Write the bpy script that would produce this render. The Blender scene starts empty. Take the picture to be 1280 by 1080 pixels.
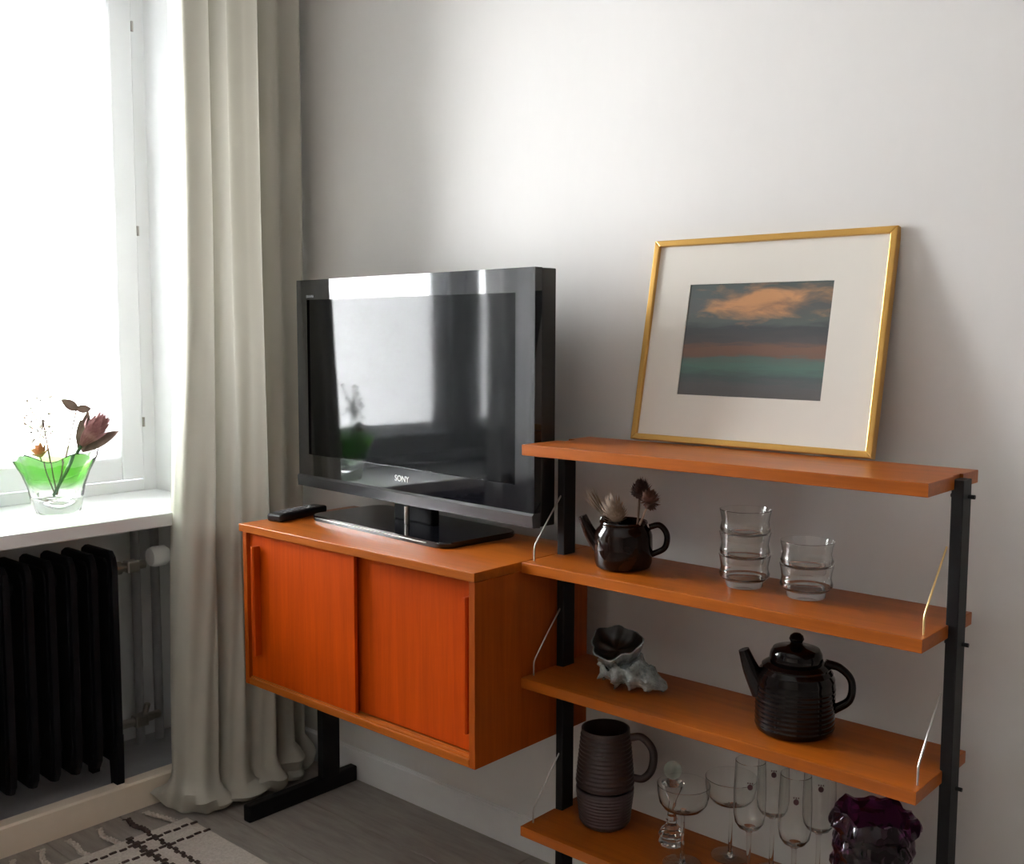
import bpy, bmesh, math, random
from mathutils import Vector, Matrix, noise as mnoise
random.seed(7)
S = bpy.context.scene
COL = S.collection

# ------------------------------------------------------------------ camera
cam_d = bpy.data.cameras.new('camera'); cam = bpy.data.objects.new('camera', cam_d); COL.objects.link(cam)
YAW, PITCH, ROLL, FPX = .7282, .0941, .0029, 1319.83
cy_, sy_, cp_, sp_ = math.cos(YAW), math.sin(YAW), math.cos(PITCH), math.sin(PITCH)
fwd = Vector((-sy_*cp_, cy_*cp_, -sp_)); rt = Vector((cy_, sy_, 0)); up = rt.cross(fwd)
r2 = math.cos(ROLL)*rt + math.sin(ROLL)*up; u2 = -math.sin(ROLL)*rt + math.cos(ROLL)*up
M = Matrix((r2, u2, -fwd)).transposed().to_4x4(); M.translation = (1.3705, -1.8707, 1.2581)
cam.matrix_world = M
cam_d.sensor_fit = 'HORIZONTAL'; cam_d.sensor_width = 36; cam_d.lens = 36*FPX/1280; cam_d.clip_start = .02
S.camera = cam
# ------------------------------------------------------------------ sky, window portals, exposure
W = bpy.data.worlds.new('overcast_sky'); S.world = W; W.use_nodes = True
bg = W.node_tree.nodes['Background']; bg.inputs[0].default_value = (.97, .975, 1, 1); bg.inputs[1].default_value = 24
def portal(y0, y1, z0, z1, x=-1.60):
    d = bpy.data.lights.new('window_portal', 'AREA'); d.shape = 'RECTANGLE'; d.size = abs(y1-y0); d.size_y = z1-z0
    d.cycles.is_portal = True
    o = bpy.data.objects.new('window_portal', d); COL.objects.link(o)
    o.location = (x, (y0+y1)/2, (z0+z1)/2); o.rotation_euler = (math.pi/2, 0, -math.pi/2)
portal(-1.62, -.225, .77, 2.3)
portal(-3.6, -1.95, .77, 2.3)
S.view_settings.view_transform = 'Standard'; S.view_settings.look = 'None'
S.view_settings.gamma = 1; S.view_settings.use_curve_mapping = False
S.view_settings.exposure = .93
C = S.cycles
C.use_denoising = True; C.max_bounces = 14; C.diffuse_bounces = 6; C.glossy_bounces = 6; C.transmission_bounces = 14
C.transparent_max_bounces = 12; C.sample_clamp_indirect = 30; C.blur_glossy = .5

# ------------------------------------------------------------------ materials
def lin(c): return tuple(((x/255)/12.92 if x/255 <= .04045 else ((x/255+.055)/1.055)**2.4) for x in c)
MATS = {}
def nodemat(name):
    m = bpy.data.materials.new(name); m.use_nodes = True
    nt = m.node_tree; b = nt.nodes['Principled BSDF']
    MATS[name] = m
    return m, nt, b
def inp(b, **k):
    for n, v in k.items():
        n = n.replace('_', ' ')
        if n in b.inputs: b.inputs[n].default_value = v
def plain(name, rgb, rough=.5, metal=0., **k):
    m, nt, b = nodemat(name)
    inp(b, Base_Color=(*rgb, 1), Roughness=rough, Metallic=metal); 
    for n, v in k.items(): b.inputs[n.replace('_', ' ')].default_value = v
    return m
def tex_noise(nt, scale, vec=None, detail=4, rough=.5, dist=0):
    n = nt.nodes.new('ShaderNodeTexNoise'); n.inputs['Scale'].default_value = scale
    n.inputs['Detail'].default_value = detail; n.inputs['Roughness'].default_value = rough; n.inputs['Distortion'].default_value = dist
    if vec: nt.links.new(vec, n.inputs['Vector'])
    return n
def mapped(nt, scale=(1, 1, 1), kind='Object', rot=(0, 0, 0), loc=(0, 0, 0)):
    t = nt.nodes.new('ShaderNodeTexCoord'); mp = nt.nodes.new('ShaderNodeMapping')
    mp.inputs['Scale'].default_value = scale; mp.inputs['Rotation'].default_value = rot; mp.inputs['Location'].default_value = loc
    nt.links.new(t.outputs[kind], mp.inputs['Vector']); return mp.outputs[0]
def ramp(nt, fac, stops, interp='LINEAR'):
    r = nt.nodes.new('ShaderNodeValToRGB'); r.color_ramp.interpolation = interp
    e = r.color_ramp.elements
    while len(e) < len(stops): e.new(.5)
    for el, (p, c) in zip(e, stops): el.position = p; el.color = (*c, 1)
    nt.links.new(fac, r.inputs[0]); return r.outputs[0]
def bump(nt, b, h, strength=.2, dist=.002):
    n = nt.nodes.new('ShaderNodeBump'); n.inputs['Strength'].default_value = strength; n.inputs['Distance'].default_value = dist
    nt.links.new(h, n.inputs['Height']); nt.links.new(n.outputs[0], b.inputs['Normal'])
def noisy(name, c0, c1, scale, rough=.6, stretch=(1, 1, 1), bmp=0., bdist=.002, detail=5, lo=.35, hi=.65, **k):
    m, nt, b = nodemat(name); v = mapped(nt, stretch); n = tex_noise(nt, scale, v, detail, .6)
    nt.links.new(ramp(nt, n.outputs[0], [(lo, c0), (hi, c1)]), b.inputs['Base Color']); inp(b, Roughness=rough)
    for q, vv in k.items(): b.inputs[q.replace('_', ' ')].default_value = vv
    if bmp: bump(nt, b, n.outputs[0], bmp, bdist)
    return m
def teak(name, axis, c0, c1, rough=.33, spec=.32):
    m, nt, b = nodemat(name)
    st = {'x': (1.2, 26, 26), 'z': (26, 26, 1.2), 'y': (26, 1.2, 26)}[axis]
    v = mapped(nt, st); n = tex_noise(nt, 1.6, v, 6, .62, .6); n2 = tex_noise(nt, 9, v, 3, .6)
    col = ramp(nt, n.outputs[0], [(.3, c0), (.7, c1)])
    mx = nt.nodes.new('ShaderNodeMixRGB'); mx.blend_type = 'MULTIPLY'; mx.inputs[0].default_value = .18
    nt.links.new(col, mx.inputs[1]); nt.links.new(ramp(nt, n2.outputs[0], [(.35, (.55, .5, .45)), (.6, (1, 1, 1))]), mx.inputs[2])
    nt.links.new(mx.outputs[0], b.inputs['Base Color']); inp(b, Roughness=rough); b.inputs['Specular IOR Level'].default_value = spec; bump(nt, b, n2.outputs[0], .05, .0005)
    return m
teak('teak_x', 'x', (.29, .068, .005), (.43, .108, .009)); teak('teak_z', 'z', (.38, .042, .0008), (.53, .066, .0012), .4, .15); teak('teak_side_shaded', 'z', (.28, .05, .003), (.40, .08, .005), .4, .2)  # cabinet-side teak follows the shelf hue, with some shade put into its colour
noisy('wallpaper', (.675, .665, .647), (.682, .672, .654), 40, .9, (1, 1, .3))
noisy('plaster', (.72, .73, .73), (.75, .76, .76), 12, .8)
plain('ceiling_paint', (.82, .80, .78), .9)
plain('white_paint', (.78, .79, .80), .4)
plain('room_paint', (.78, .69, .62), .9); plain('right_room_paint', (.14, .12, .105), .9)
noisy('cream_paint', (.74, .65, .52), (.80, .71, .58), 7, .5)
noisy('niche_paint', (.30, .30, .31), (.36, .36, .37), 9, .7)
noisy('laminate', (.23, .20, .175), (.34, .305, .27), 3.0, .42, (2.2, 16, 1), .05, .0006, 6, .3, .7)
plain('black_metal', (.007, .007, .008), .5, 0., Specular_IOR_Level=.25)
plain('radiator_black', (.004, .004, .006), .6, Specular_IOR_Level=.2)
plain('steel', (.42, .40, .37), .3, 1.); plain('chrome_edge', (.62, .61, .60), .2, 1.)
plain('brass', (.62, .44, .20), .3, 1.)
plain('gloss_black', (.006, .006, .008), .04, Specular_IOR_Level=.6)
plain('satin_black', (.008, .008, .009), .32); plain('matte_black', (.006, .006, .007), .7, Specular_IOR_Level=.15)
plain('tv_screen', (.002, .002, .0025), .06, Specular_IOR_Level=.13)
plain('silver_plastic', (.055, .055, .06), .22, .3)
plain('logo_grey', (.30, .30, .31), .4); plain('logo_white', (.75, .75, .76), .3)
m = plain('linen', (.50, .485, .42), .9)
nt = m.node_tree; b = nt.nodes['Principled BSDF']; v = mapped(nt, (1, 1, 1)); n = tex_noise(nt, 700, v, 2); bump(nt, b, n.outputs[0], .15, .0008)
tr = nt.nodes.new('ShaderNodeBsdfTranslucent'); tr.inputs[0].default_value = (.56, .54, .47, 1)
mx = nt.nodes.new('ShaderNodeMixShader'); mx.inputs[0].default_value = .14
nt.links.new(b.outputs[0], mx.inputs[1]); nt.links.new(tr.outputs[0], mx.inputs[2]); nt.links.new(mx.outputs[0], nt.nodes['Material Output'].inputs[0])
m = plain('sheer_linen', (.66, .66, .64), .9); nt = m.node_tree; b = nt.nodes['Principled BSDF']
tr = nt.nodes.new('ShaderNodeBsdfTranslucent'); tr.inputs[0].default_value = (.80, .80, .80, 1); tp_ = nt.nodes.new('ShaderNodeBsdfTransparent')
mx = nt.nodes.new('ShaderNodeMixShader'); mx.inputs[0].default_value = .42; nt.links.new(b.outputs[0], mx.inputs[1]); nt.links.new(tr.outputs[0], mx.inputs[2])
mx2 = nt.nodes.new('ShaderNodeMixShader'); mx2.inputs[0].default_value = .03; nt.links.new(mx.outputs[0], mx2.inputs[1]); nt.links.new(tp_.outputs[0], mx2.inputs[2]); nt.links.new(mx2.outputs[0], nt.nodes['Material Output'].inputs[0])
def glass(name, rgb, rough=0., ior=1.45):
    return plain(name, rgb, rough, Transmission_Weight=1., IOR=ior)
glass('clear_glass', (.97, .98, .97)); glass('purple_glass', (.13, .022, .10), .02); glass('frosted_green_glass', (.80, .93, .84), .35); glass('crystal', (.96, .98, .97), 0, 1.52)
m, nt, b = nodemat('pane_glass'); nt.nodes.remove(b)
t_ = nt.nodes.new('ShaderNodeBsdfTransparent'); t_.inputs[0].default_value = (.965, .97, .968, 1); g_ = nt.nodes.new('ShaderNodeBsdfGlossy'); g_.inputs['Roughness'].default_value = 0
lw = nt.nodes.new('ShaderNodeFresnel'); lw.inputs[0].default_value = 1.45; mx = nt.nodes.new('ShaderNodeMixShader')
nt.links.new(lw.outputs[0], mx.inputs[0]); nt.links.new(t_.outputs[0], mx.inputs[1]); nt.links.new(g_.outputs[0], mx.inputs[2]); nt.links.new(mx.outputs[0], nt.nodes['Material Output'].inputs[0])
# green-to-clear bowl glass
m = glass('green_bowl_glass', (.9, .98, .9)); nt = m.node_tree; b = nt.nodes['Principled BSDF']
v = mapped(nt, (1, 1, 1), 'Generated'); sx = nt.nodes.new('ShaderNodeSeparateXYZ'); nt.links.new(v, sx.inputs[0])
nn = tex_noise(nt, 4, v, 3); ad = nt.nodes.new('ShaderNodeMath'); ad.operation = 'MULTIPLY_ADD'; ad.inputs[1].default_value = .35
nt.links.new(nn.outputs[0], ad.inputs[0]); nt.links.new(sx.outputs[2], ad.inputs[2])
nt.links.new(ramp(nt, ad.outputs[0], [(.5, (.96, .99, .96)), (.75, (.35, .86, .18)), (1.0, (.42, .88, .22)), (1.15, (.75, .97, .7))]), b.inputs['Base Color'])
noisy('brown_glaze', (.007, .003, .002), (.016, .007, .005), 8, .06, Specular_IOR_Level=.3)
noisy('black_glaze', (.003, .002, .002), (.008, .0045, .004), 8, .08, Specular_IOR_Level=.3)
noisy('plum_stoneware', (.022, .011, .009), (.045, .026, .023), 14, .34)
noisy('plum_stoneware_pale', (.04, .027, .029), (.075, .055, .058), 14, .38)
noisy('shell_glaze', (.10, .125, .125), (.40, .46, .46), 34, .12, Coat_Weight=.4)
plain('shell_inside', (.012, .012, .010), .3)
noisy('protea_pink', (.17, .055, .055), (.34, .16, .15), 30, .8); noisy('protea_leaf', (.13, .085, .065), (.22, .15, .12), 30, .8)
noisy('dry_pale', (.22, .155, .115), (.48, .38, .29), 60, .9); noisy('dry_brown', (.045, .018, .013), (.10, .042, .03), 60, .9)
noisy('dry_rust', (.11, .048, .032), (.26, .13, .09), 60, .9); noisy('dry_orange', (.45, .20, .07), (.55, .30, .14), 60, .8)
plain('twig_pale', (.62, .56, .50), .9); plain('stem_brown', (.16, .10, .07), .8); plain('stem_green', (.05, .12, .05), .7)
plain('gold_leaf', (.62, .36, .095), .33, .75); plain('mat_board', (.70, .67, .61), .9); plain('card', (.25, .2, .15), .9)
plain('emblem', (.07, .012, .02), .5); plain('emblem_gold', (.25, .17, .09), .4)
noisy('rug_wool', (.50, .44, .385), (.62, .56, .50), 160, .95, (1, 1, 1), .5, .003); noisy('rug_dark', (.055, .036, .03), (.10, .07, .06), 90, .95)
plain('facade', (.78, .77, .75), .9); plain('roof_slate', (.30, .33, .40), .7); plain('asphalt', (.22, .22, .22), .9); plain('dark_pane', (.10, .12, .14), .1)
# painting: dusk over the sea, in bands with streaks
m, nt, b = nodemat('painting'); inp(b, Roughness=.55)
v = mapped(nt, (1, 1, 1), 'UV'); sx = nt.nodes.new('ShaderNodeSeparateXYZ'); nt.links.new(v, sx.inputs[0])
st = tex_noise(nt, 3.2, mapped(nt, (1.0, 7, 1), 'UV'), 5, .6, .5)
ad = nt.nodes.new('ShaderNodeMath'); ad.operation = 'MULTIPLY_ADD'; ad.inputs[1].default_value = .16; nt.links.new(st.outputs[0], ad.inputs[0])
sb = nt.nodes.new('ShaderNodeMath'); sb.operation = 'SUBTRACT'; sb.inputs[1].default_value = .08; nt.links.new(sx.outputs[1], sb.inputs[0]); nt.links.new(sb.outputs[0], ad.inputs[2])
base = ramp(nt, ad.outputs[0], [(0, (.085, .078, .075)), (.10, (.088, .09, .092)), (.17, (.06, .085, .08)), (.26, (.075, .15, .125)), (.335, (.085, .125, .105)), (.37, (.16, .085, .055)),
                                (.43, (.17, .085, .055)), (.48, (.07, .062, .062)), (.60, (.047, .05, .056)), (.66, (.08, .10, .09)), (.76, (.085, .09, .085)), (1, (.055, .075, .07))])
cl = tex_noise(nt, 2.6, mapped(nt, (1.3, 3.2, 1), 'UV', (0, 0, .3), (.3, .2, 0)), 5, .55, .5)
# cloud mask: an ellipse high in the sheet, broken up by the noise
e1 = nt.nodes.new('ShaderNodeVectorMath'); e1.operation = 'SUBTRACT'; e1.inputs[1].default_value = (.56, .83, 0); nt.links.new(v, e1.inputs[0])
e2 = nt.nodes.new('ShaderNodeVectorMath'); e2.operation = 'MULTIPLY'; e2.inputs[1].default_value = (1.7, 5.0, 0); nt.links.new(e1.outputs[0], e2.inputs[0])
e3 = nt.nodes.new('ShaderNodeVectorMath'); e3.operation = 'LENGTH'; nt.links.new(e2.outputs[0], e3.inputs[0])
e4 = nt.nodes.new('ShaderNodeMath'); e4.operation = 'MULTIPLY_ADD'; e4.inputs[1].default_value = -.55; nt.links.new(e3.outputs['Value'], e4.inputs[0]); nt.links.new(cl.outputs[0], e4.inputs[2])
msk = ramp(nt, e4.outputs[0], [(-.05, (0, 0, 0)), (.34, (1, 1, 1))])
mx = nt.nodes.new('ShaderNodeMixRGB'); nt.links.new(msk, mx.inputs[0]); nt.links.new(base, mx.inputs[1])
nt.links.new(ramp(nt, cl.outputs[0], [(.35, (.30, .15, .075)), (.6, (.52, .25, .10))]), mx.inputs[2]); nt.links.new(mx.outputs[0], b.inputs['Base Color'])

# ------------------------------------------------------------------ mesh helpers
def link(name, bm, mat, parent=None, smooth=False, loc=None, rot=None):
    me = bpy.data.meshes.new(name); bmesh.ops.recalc_face_normals(bm, faces=bm.faces); bm.to_mesh(me); bm.free()
    if smooth:
        for p in me.polygons: p.use_smooth = True
        try: me.set_sharp_from_angle(angle=math.radians(40))
        except Exception: pass
    for mm in (mat if isinstance(mat, (list, tuple)) else [mat]): me.materials.append(MATS[mm])
    o = bpy.data.objects.new(name, me); COL.objects.link(o)
    if parent: o.parent = parent
    if loc: o.location = loc
    if rot: o.rotation_euler = rot
    return o
def reuse(name, me, parent=None, loc=(0, 0, 0), rot=(0, 0, 0), scale=(1, 1, 1)):
    o = bpy.data.objects.new(name, me); COL.objects.link(o); o.parent = parent; o.location = loc; o.rotation_euler = rot; o.scale = scale; return o
def NB(): return bmesh.new()
def box(bm, x0, x1, y0, y1, z0, z1, bev=0., seg=2):
    r = bmesh.ops.create_cube(bm, size=1)
    vs = r['verts']
    for v in vs: v.co = Vector(((x0+x1)/2+v.co.x*(x1-x0), (y0+y1)/2+v.co.y*(y1-y0), (z0+z1)/2+v.co.z*(z1-z0)))
    if bev:
        es = list({e for v in vs for e in v.link_edges})
        bmesh.ops.bevel(bm, geom=es, offset=bev, segments=seg, affect='EDGES', profile=.5)
    return bm
def prism(bm, pts, z0, z1, axis='z', bev=0.):
    def P(a, b_, c):
        return {'z': (a, b_, c), 'y': (a, c, b_), 'x': (c, a, b_)}[axis]
    lo = [bm.verts.new(P(a, b_, z0)) for a, b_ in pts]; hi = [bm.verts.new(P(a, b_, z1)) for a, b_ in pts]
    n = len(pts); fs = [bm.faces.new(lo[::-1]), bm.faces.new(hi)]
    for i in range(n): fs.append(bm.faces.new((lo[i], lo[(i+1) % n], hi[(i+1) % n], hi[i])))
    if bev:
        es = [e for e in fs[0].edges]+[e for e in fs[1].edges]
        bmesh.ops.bevel(bm, geom=es, offset=bev, segments=2, affect='EDGES', profile=.5)
    return bm
def lathe(bm, prof, n=40, c=(0, 0, 0), closed=False, wob=None):
    rings = []
    for r, z in prof:
        if r < 1e-6: rings.append([bm.verts.new((c[0], c[1], c[2]+z))])
        else:
            R_ = []
            for k in range(n):
                a = 2*math.pi*k/n; rr, zz = (r, z) if not wob else wob(r, z, a)
                R_.append(bm.verts.new((c[0]+rr*math.cos(a), c[1]+rr*math.sin(a), c[2]+zz)))
            rings.append(R_)
    pr_ = list(zip(rings, rings[1:])) + ([(rings[-1], rings[0])] if closed else [])
    for A, B in pr_:
        for k in range(n):
            k2 = (k+1) % n
            if len(A) == 1 and len(B) == 1: continue
            if len(A) == 1: bm.faces.new((A[0], B[k], B[k2]))
            elif len(B) == 1: bm.faces.new((A[k], A[k2], B[0]))
            else: bm.faces.new((A[k], A[k2], B[k2], B[k]))
    return bm
def catmull(pts, per=6, closed=False):
    P = [Vector(p) for p in pts]; out = []
    for i in range(len(P)-1):
        p0 = P[i-1] if i else P[0]*2-P[1]; p1, p2 = P[i], P[i+1]; p3 = P[i+2] if i+2 < len(P) else P[-1]*2-P[-2]
        for k in range(per):
            t = k/per; out.append(.5*((2*p1)+(p2-p0)*t+(2*p0-5*p1+4*p2-p3)*t*t+(3*p1-p0-3*p2+p3)*t**3))
    out.append(P[-1]); return out
def tube(bm, pts, rad, n=8, cap=True, flat=None):
    pts = [Vector(p) for p in pts]; rings = []; prev = None
    for i, p in enumerate(pts):
        d = (pts[min(i+1, len(pts)-1)]-pts[max(i-1, 0)]).normalized()
        if prev is None:
            a = Vector((0, 0, 1)) if abs(d.z) < .9 else Vector((1, 0, 0)); s_ = d.cross(a).normalized()
        else: s_ = (prev-d*prev.dot(d)).normalized()
        prev = s_; t_ = d.cross(s_); r = rad(i/(len(pts)-1)) if callable(rad) else rad
        f = flat or 1
        rings.append([bm.verts.new(p+s_*r*math.cos(2*math.pi*k/n)+t_*r*f*math.sin(2*math.pi*k/n)) for k in range(n)])
    for A, B in zip(rings, rings[1:]):
        for k in range(n): bm.faces.new((A[k], A[(k+1) % n], B[(k+1) % n], B[k]))
    if cap: bm.faces.new(rings[0][::-1]); bm.faces.new(rings[-1])
    return bm
def cyl(bm, p, q, r, n=16): return tube(bm, [p, q], r, n)
def tag(o, label, cat, group=None):
    o['label'] = label; o['category'] = cat
    if group: o['group'] = group
    return o
def thing(name, label, cat, loc=(0, 0, 0), rz=0, group=None):
    o = bpy.data.objects.new(name, None); COL.objects.link(o); o.location = loc; o.rotation_euler = (0, 0, rz); o.empty_display_size = .05
    return tag(o, label, cat, group)
def struct(o): o['kind'] = 'structure'; return o
def text_mesh(name, txt, size, mat, parent, loc, rot, depth=.0006):
    cu = bpy.data.curves.new(name, 'FONT'); cu.body = txt; cu.size = size; cu.extrude = depth; cu.align_x = 'CENTER'; cu.align_y = 'CENTER'; cu.resolution_u = 3
    tmp = bpy.data.objects.new(name+'_t', cu); COL.objects.link(tmp)
    dg = bpy.context.evaluated_depsgraph_get(); me = bpy.data.meshes.new_from_object(tmp.evaluated_get(dg)); bpy.data.objects.remove(tmp)
    me.materials.clear(); me.materials.append(MATS[mat]); o = bpy.data.objects.new(name, me); COL.objects.link(o); o.parent = parent; o.location = loc; o.rotation_euler = rot; return o

# ------------------------------------------------------------------ room shell
XW, XO = -1.148, -1.62                     # inner and outer face of the window wall
RX, RY, CH = 3.3, -4.4, 2.72
WIN = [(-1.62, -.225), (-3.6, -1.95)]       # window bays along y
SZ, WT = .7845, 2.30
bm = NB(); box(bm, XO, RX+.1, 0, .12, -.1, CH+.1); struct(link('wall_back', bm, 'wallpaper'))
bm = NB(); box(bm, RX, RX+.1, RY, 0, 0, CH); struct(link('wall_right', bm, 'right_room_paint'))
bm = NB(); box(bm, XO, RX+.1, RY-.1, RY, -.1, CH+.1); struct(link('wall_front', bm, 'room_paint'))
bm = NB(); box(bm, XO, RX, RY, 0, CH, CH+.1); struct(link('ceiling', bm, 'ceiling_paint'))
bm = NB()
ys = [RY, WIN[1][0], WIN[1][1], WIN[0][0], WIN[0][1], 0]
for a, c in ((0, 1), (2, 3), (4, 5)): box(bm, XO, XW, ys[a], ys[c], 0, CH)
for y0, y1 in WIN:
    box(bm, XO, XW, y0, y1, WT, CH)
    box(bm, XO, -1.45, y0, y1, 0, SZ-.0345)      # back of the radiator niche
struct(link('wall_left', bm, 'plaster'))
bm = NB(); box(bm, XO, RX, RY, 0, -.1, -.012); fl = struct(link('floor', bm, 'laminate'))
pl_me = []
for L in (1.29,):
    bm = NB(); box(bm, 0, L-.0015, -.191, 0, -.012, 0, .0012, 1); o = link('plank', bm, 'laminate', fl); me0 = o.data; bpy.data.objects.remove(o)
row = 0; y = 0.0
while y > RY+.05:
    x = XW - random.uniform(0, 1.1)
    while x < RX:
        x0 = max(x, XW-.3); x1 = min(x+1.29, RX)
        if x1-x0 > .05: reuse('plank', me0, fl, (x0, y, 0), (0, 0, 0), ((x1-x0)/1.29, 1, 1))
        x += 1.29
    y -= .1925
for k, (y0, y1) in enumerate(WIN):
    bm = NB(); box(bm, -1.45, -1.19, y0, y1, .001, .070); struct(link('trim_%d' % (k*2+1), bm, 'niche_paint'))
    bm = NB(); prism(bm, [(XW, .0005), (XW, .0717), (XW-.005, .0767), (-1.1895, .0767), (-1.1895, .0005)], y0-.02 if k else y0, y1, 'y'); struct(link('trim_%d' % (k*2+2), bm, 'cream_paint'))
bm = NB(); prism(bm, [(-.0005, .0005), (-.014, .0005), (-.014, .0815), (-.0115, .0841), (-.008, .0841), (-.005, .0865), (-.0005, .0865)], XW+.001, RX-.001, 'x')
struct(link('baseboard_back', bm, 'plaster'))
for k, (a, c) in enumerate(((0, 1), (2, 3), (4, 5))):
    bm = NB(); box(bm, XW+.0005, XW+.012, ys[a]+.001, ys[c]-(.001 if k < 2 else .016), .0005, .0767, .002); struct(link('baseboard_left' if k == 0 else 'baseboard_left_%d' % (k+1), bm, 'cream_paint'))

# ------------------------------------------------------------------ windows
def window(k, y0, y1):
    r = bpy.data.objects.new('window_%d' % k, None); COL.objects.link(r); struct(r); r.location = (-1.536, (y0+y1)/2, SZ)
    yo = (y0+y1)/2
    def part(name, bm, mat, parent=r, **kw):
        o = link(name, bm, mat, parent, **kw)
        if parent is r:
            o.data.transform(Matrix.Translation((1.536, -yo, -SZ)))
        else: o.data.transform(Matrix.Translation((1.536, -yo, -SZ)))
        return o
    bm = NB(); box(bm, -1.57, XW+.03, y0+.001, y1-.001, SZ-.0345, SZ, .003); part('window_sill', bm, 'white_paint')
    for xa, xb, fw, nm in ((-1.575, -1.536, .04, 'frame'),):
        bm = NB(); box(bm, xa, xb, y0, y0+fw, SZ, WT); part('frame_jamb', bm, 'white_paint')
        bm = NB(); box(bm, xa, xb, y1-fw, y1, SZ, WT); part('frame_jamb', bm, 'white_paint')
        bm = NB(); box(bm, xa, xb, y0+fw, y1-fw, SZ, SZ+.034, .003); part('frame_rail', bm, 'white_paint')
        bm = NB(); box(bm, xa, xb, y0+fw, y1-fw, WT-fw, WT); part('frame_rail', bm, 'white_paint')
    ym = y1-1.03 if k == 1 else (y0+y1)/2
    for a, c in ((y0+.042, ym-.001), (ym+.001, y1-.042)):
        # inner casement leaf: two stiles, two rails, the pane; then the outer leaf behind it
        sash = None
        for xa, xb, sw, nm in ((-1.565, -1.530, .068, 'casement'), (-1.615, -1.590, .105, 'outer_casement')):
            bm = NB()
            for p in ((a, a+sw), (c-sw, c)): box(bm, xa, xb, p[0], p[1], SZ+.037, WT-.042, .004)
            for p in ((SZ+.037, SZ+.037+sw), (WT-.042-sw, WT-.042)): box(bm, xa+.001, xb-.001, a+sw, c-sw, p[0], p[1], .004)
            sh = part(nm, bm, 'white_paint')
            bm = NB(); box(bm, (xa+xb)/2-.002, (xa+xb)/2+.002, a+sw-.005, c-sw+.005, SZ+.037+sw-.005, WT-.042-sw+.005); part('pane', bm, 'pane_glass', sh)
            if nm == 'casement': sash = sh
        hy = c+.002 if c > ym else a-.002
        for hz in (.99, 1.55, 2.13):
            bm = NB(); cyl(bm, (-1.529, hy, hz-.014), (-1.529, hy, hz+.014), .004, 10); part('hinge', bm, 'steel', sash)
for k, (y0, y1) in enumerate(WIN): window(k+1, y0, y1)

# ------------------------------------------------------------------ street outside
n_ = thing('neighbour_building', 'pale rendered building with a slate roof, seen outside through the window', 'building', (-9.4, 0, -6))
bm = NB(); box(bm, -.4, .4, -1.2, 3.0, 0, 8.72); link('facade_wall', bm, 'facade', n_)
bm = NB(); prism(bm, [(.75, 8.66), (.75, 8.84), (-.2, 9.0), (-.2, 8.66)], -1.5, 3.3, 'y'); rf = link('roof', bm, 'roof_slate', n_)
wm = None
for fz in (1.2, 4.6):
    for k in range(2):
        bm = NB()
        if wm is None:
            for q in ((0, 1.1, 0, .08), (0, 1.1, 1.52, 1.6), (0, .08, 0, 1.6), (1.02, 1.1, 0, 1.6), (.51, .59, 0, 1.6)): box(bm, 0, .08, q[0], q[1], q[2], q[3])
            o = link('window', bm, 'white_paint', n_, loc=(.39, -.7+k*1.9, fz)); wm = o.data
            bm = NB(); box(bm, .02, .03, .05, 1.05, .05, 1.55); pm = link('pane', bm, 'dark_pane', o).data
        else:
            bm.free(); o = reuse('window', wm, n_, (.39, -.7+k*1.9, fz)); reuse('pane', pm, o)

# ------------------------------------------------------------------ curtains
def curtain(top, bot, ztop, label, group, pool=True, seed=1, mat='linen'):
    rnd = random.Random(seed)
    T = catmull([(x, y, 0) for x, y in top], 12); B = catmull([(x, y, 0) for x, y in bot], 12); n = len(T)
    zs = []; z = ztop
    nz = 64
    for i in range(nz): zs.append(ztop+(.10-ztop)*(i/(nz-1)))
    bm = NB(); rows = []
    cx = sum(p.x for p in B)/n; cyy = sum(p.y for p in B)/n
    ph = [rnd.uniform(0, 6.28) for _ in range(6)]
    def wr(k, zz): return .006*math.sin(k*.21+ph[0]+zz*3.1)+.004*math.sin(k*.53+ph[1]-zz*7)
    for z in zs:
        t = min(1, max(0, (1.7-z)/1.6)); t = t*t*(3-2*t)
        row = []
        for k in range(n):
            p = T[k].lerp(B[k], t); q = wr(k, z)*t
            row.append(bm.verts.new((p.x+q, p.y-q*.4, z)))
        rows.append(row)
    if pool:   # the hem slumps on the floor
        for (f, z, a) in ((.010, .078, .2), (.026, .056, .5), (.040, .036, .8), (.046, .018, 1), (.038, .007, 1), (.012, .004, .7), (-.012, .006, .4)):
            row = []
            for k in range(n):
                p = B[k]; i0, i1 = max(0, k-4), min(n-1, k+4); tg = (B[i1]-B[i0]).normalized(); nr = Vector((tg.y, -tg.x, 0))
                nz_ = mnoise.noise(Vector((p.x*9, p.y*9, z*14+ph[0]))); nf = mnoise.noise(Vector((p.x*24, p.y*24, z*30+ph[1])))
                ff = f*(.75+.9*nz_+.5*nf); zz = max(.003, z+a*(.022*nz_+.016*nf+.004)); q = wr(k, z)+.006*nf
                row.append(bm.verts.new((p.x+nr.x*ff+q, p.y+nr.y*ff-q*.4, zz)))
            rows.append(row)
    for A, Bb in zip(rows, rows[1:]):
        for k in range(n-1): bm.faces.new((A[k], A[k+1], Bb[k+1], Bb[k]))
    o = link('curtain', bm, mat, None, True)
    return tag(o, label, 'curtain', group)
TOP = [(-1.140, -.380), (-1.100, -.385), (-1.052, -.388), (-1.030, -.350), (-1.044, -.326), (-1.128, -.330), (-1.060, -.300), (-1.046, -.272), (-1.064, -.256), (-1.036, -.225), (-1.026, -.190), (-1.128, -.196), (-1.052, -.160), (-1.034, -.125), (-1.066, -.098), (-1.030, -.052), (-1.090, -.030)]
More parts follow.
